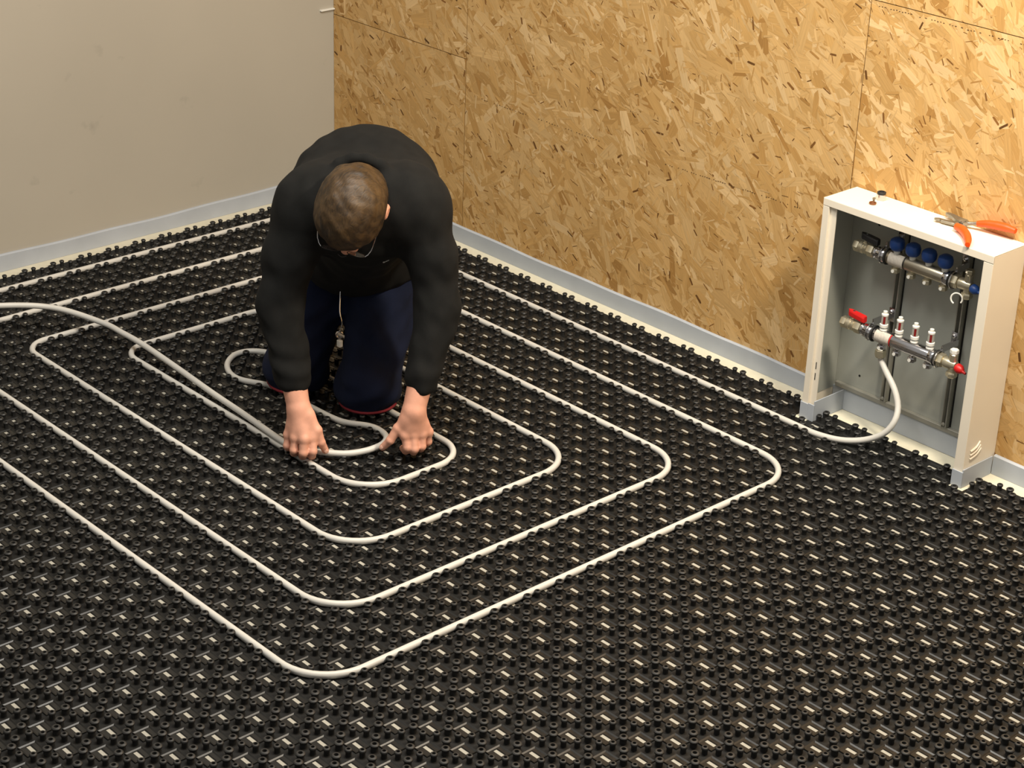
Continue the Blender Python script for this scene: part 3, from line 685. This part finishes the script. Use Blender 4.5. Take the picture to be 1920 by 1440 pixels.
# sweatshirt
SW1 = waves(11, 10, 35, 75); SW2 = waves(12, 10, 90, 160)
def fold(P, d):
    x, y, z = P[:, 0], P[:, 1], P[:, 2]
    t = (P-Sm.astype(np.float32)); l = t@Ld.astype(np.float32); f = t@Fd.astype(np.float32)
    sl = np.clip((.60-z)/.1, 0, 1)*np.clip((np.abs(l)-.09)/.05, 0, 1)
    w1 = (.0030*SW1(P)+.0016*SW2(P)+.0022*np.sin(z*95+2.2*SW1(P*.7))*np.clip((.42-z)/.1, 0, 1))*sl; w2 = (.0020*SW1(P*.7)+.0014*SW2(P*.8))*(1-sl)
    return d+w1+w2
bk = Sm-Fd*.24-Zd*.020
sw_ = []
for s in (-1, 1):
    S_, E_, W_ = (SR, ER, WR) if s < 0 else (SL, EL, WL)
    sw_ += [('c', S_, S_*.5+E_*.5+Ld*s*.009, .064, .062, .05), ('c', S_*.5+E_*.5+Ld*s*.009, E_, .062, .057, .03), ('c', S_-Zd*.01, bk+Ld*s*.05-Zd*.04, .066, .112, .06), ('c', E_, E_+(W_-E_)*.68, .057, .0460, .03), ('c', E_+(W_-E_)*.68, E_+(W_-E_)*.725, .0435, .0410, .004)]
    sw_ += [('c', Sm+Ld*s*.105-Fd*.02-Zd*.015, bk+Ld*s*.058-Zd*.030, .085, .118, .08), ('c', bk+Ld*s*.058-Zd*.030, (HR+HL)/2+Ld*s*.055+Zd*.065, .118, .120, .06)]
sw_ += [('c', Sm-Zd*.005-Fd*.01, bk-Zd*.012, .088, .126, .08), ('c', bk-Zd*.012, (HR+HL)/2+Zd*.07, .126, .125, .05), ('c', Sm-Fd*.05-Zd*.085, (HR+HL)/2+Fd*.10+Zd*.015, .100, .135, .06), ('c', (HR+HL)/2+Fd*.11-Ld*.06, (HR+HL)/2+Fd*.11+Ld*.06, .105, .105, .05), ('c', SR*.82+SL*.18+Zd*.01, SL*.82+SR*.18+Zd*.01, .074, .074, .05)]
# neck opening with raised collar
nax = (hp_(0, -.035, -.075)-NB); nax = nax/np.linalg.norm(nax)
cc = NB+nax*.045+Zd*.004
fx = np.cross(nax, Ld); fx /= np.linalg.norm(fx); lx = np.cross(fx, nax)
for k in range(14):
    a, b = 2*math.pi*k/14, 2*math.pi*(k+1)/14
    pa = cc+(lx*math.cos(a)*.084+fx*math.sin(a)*.078); pb = cc+(lx*math.cos(b)*.084+fx*math.sin(b)*.078)
    sw_.append(('c', pa, pb, .0125, .0125, .010))
sw_.append(('c', NB+nax*.02, NB+nax*.18, .064, .074, -.006))
sweat = sdf_obj('sweatshirt', sw_, (-.14, .28, .08), (.72, 1.06, .86), .0065, M_SWEAT, person, fold)
sweat['label'] = 'black sweatshirt with small white chest emblem'
# trousers
def fold2(P, d):
    return d+.0030*np.sin(P[:, 2]*60+P[:, 0]*40+2*np.sin(P[:, 1]*25))+.0022*np.sin(P[:, 2]*110-P[:, 1]*70)
tr = [('c', HR, HL, .130, .130, .05)]
for a, b, c in ((HR, KR, AR), (HL, KL, AL)):
    tr += [('c', a, b, .105, .080, .05), ('e', b-Zd*.004, (.082, .082, .066), np.eye(3), .03), ('c', b-Zd*.004, c, .072, .058, .03)]
tr_ = sdf_obj('trousers', tr, (-.40, .48, -.03), (.40, 1.12, .62), .0075, M_NAVY, person, lambda P, d: np.maximum(fold2(P, d), .0165-P[:, 2]))
tr_['label'] = 'navy work trousers with dark red knee trim'
for Kx, a0, a1 in ((KL, -1.25, 1.25), (KR, -2.2, .5)):
    pts = [Kx*np.array((1, 1, 0))+(Fd*math.cos(t)+Ld*math.sin(t))*.079+Zd*(.0235+.006*(1-math.cos(t-.1))) for t in np.linspace(a0, a1, 13)]
    obj('knee_piping', tube([tuple(p) for p in pts], .0038, 8), M_TRIM, tr_, True)
# shoes: soles turned up behind
for Ax, Kx in ((AR, KR), (AL, KL)):
    d = (Ax-Kx); d[2] = 0; d /= np.linalg.norm(d); sd = np.array((-d[1], d[0], 0)); base = Ax*np.array((1, 1, 0))
    sh = sdf_obj('shoe', [('c', base+d*.02+Zd*.075, base+d*.055+Zd*.105, .042, .040, .03), ('c', base+d*.055+Zd*.095, base+d*.135+Zd*.052, .040, .034, .03)], base-np.array((.2, .2, .02)), base+np.array((.22, .22, .2)), .006, M_SHOE, person, lambda P, dd: np.maximum(dd, .0165-P[:, 2]))
    obj('shoe_sole', tube([tuple(base+d*(.095+.01)+Zd*.128), tuple(base+d*.140+Zd*.100), tuple(base+d*.172+Zd*.062), tuple(base+d*.180+Zd*.030)], [.020, .026, .026, .018], 10), M_SHOEBLUE, sh, True)
# emblem: two small leaf shapes on the chest, facing out of the cloth
def on_surface(o, origin, direction):
    dg = bpy.context.evaluated_depsgraph_get()
    ok, loc, nor, _ = o.ray_cast(Vector(origin), Vector(direction)); return (loc, nor) if ok else (Vector(origin), Vector((1, 0, 0)))
bpy.context.view_layer.update()
for (pt, ln, wd, an) in (((.3985, .6680, .4825), .0095, .0040, 2.2), ((.3880, .6880, .4760), .0105, .0044, .9)):
    dv = Vector((.66, -.62, .42)).normalized()
    loc, nor = on_surface(sweat, Vector(pt)+dv*.06, -dv); x, y, z = frame_of(nor); e = x*math.cos(an)+y*math.sin(an); f_ = z.cross(e)
    pts = [(-1, 0), (-.4, .8), (.3, .9), (1, 0), (.3, -.9), (-.4, -.8)]; V = [loc+z*h+e*a*ln/1.6+f_*b*wd/1.2 for h in (-.0006, .0009) for a, b in pts]
    obj('chest_emblem', (V, [tuple(range(5, -1, -1)), tuple(range(6, 12))]+[(k, (k+1) % 6, 6+(k+1) % 6, 6+k) for k in range(6)]), M_WHITEP, sweat)
# spectacles
gl = thing('spectacles', 'thin dark framed spectacles worn by the kneeling person', 'spectacles')
for s in (-1, 1):
    part('rim', torus(hp_(.033*s, .104, -.016), tuple(hn), .0225, .0011, 24, 6), M_RUBBER, gl, True)
    part('lens', lathe(hp_(.033*s, .1038, -.016), tuple(hn), [(0, .0220), (.0006, .0220)], 20), mat('lens_glass', (.9, .92, .92), .05, trans=.95, var=.01), gl)
    part('temple', tube(catmull([hp_(.056*s, .104, -.012), hp_(.068*s, .085, -.010), hp_(.074*s, .030, -.010), hp_(.076*s, -.005, -.010)], .01), .0012, 6), M_CHROME, gl, True)
part('bridge', tube(catmull([hp_(-.011, .113, -.012), hp_(0, .117, -.008), hp_(.011, .113, -.012)], .004), .0012, 6), M_RUBBER, gl, True)
# key clip hanging at the waist
kc = thing('key_clip', 'small silver snap hook hanging between the kneeling person\'s thighs', 'snap hook')
kp = np.array((.2500, .6400, .225))
part('hook', torus(kp+Zd*.012, tuple(Fd), .0085, .0024, 18, 6, .5, 5.6), M_CHROME, kc, True)
part('strap_end', box(kp[0]-.006, kp[0]+.008, kp[1]-.006, kp[1]+.006, kp[2]-.022, kp[2]-.002, .002), M_WHITEP, kc)
part('cord', tube(catmull([kp+Zd*.020, kp+Zd*.045+Ld*.006, kp+Zd*.070-Fd*.02, kp+Zd*.11-Fd*.06], .01), .0016, 6), M_CHROME, kc, True)
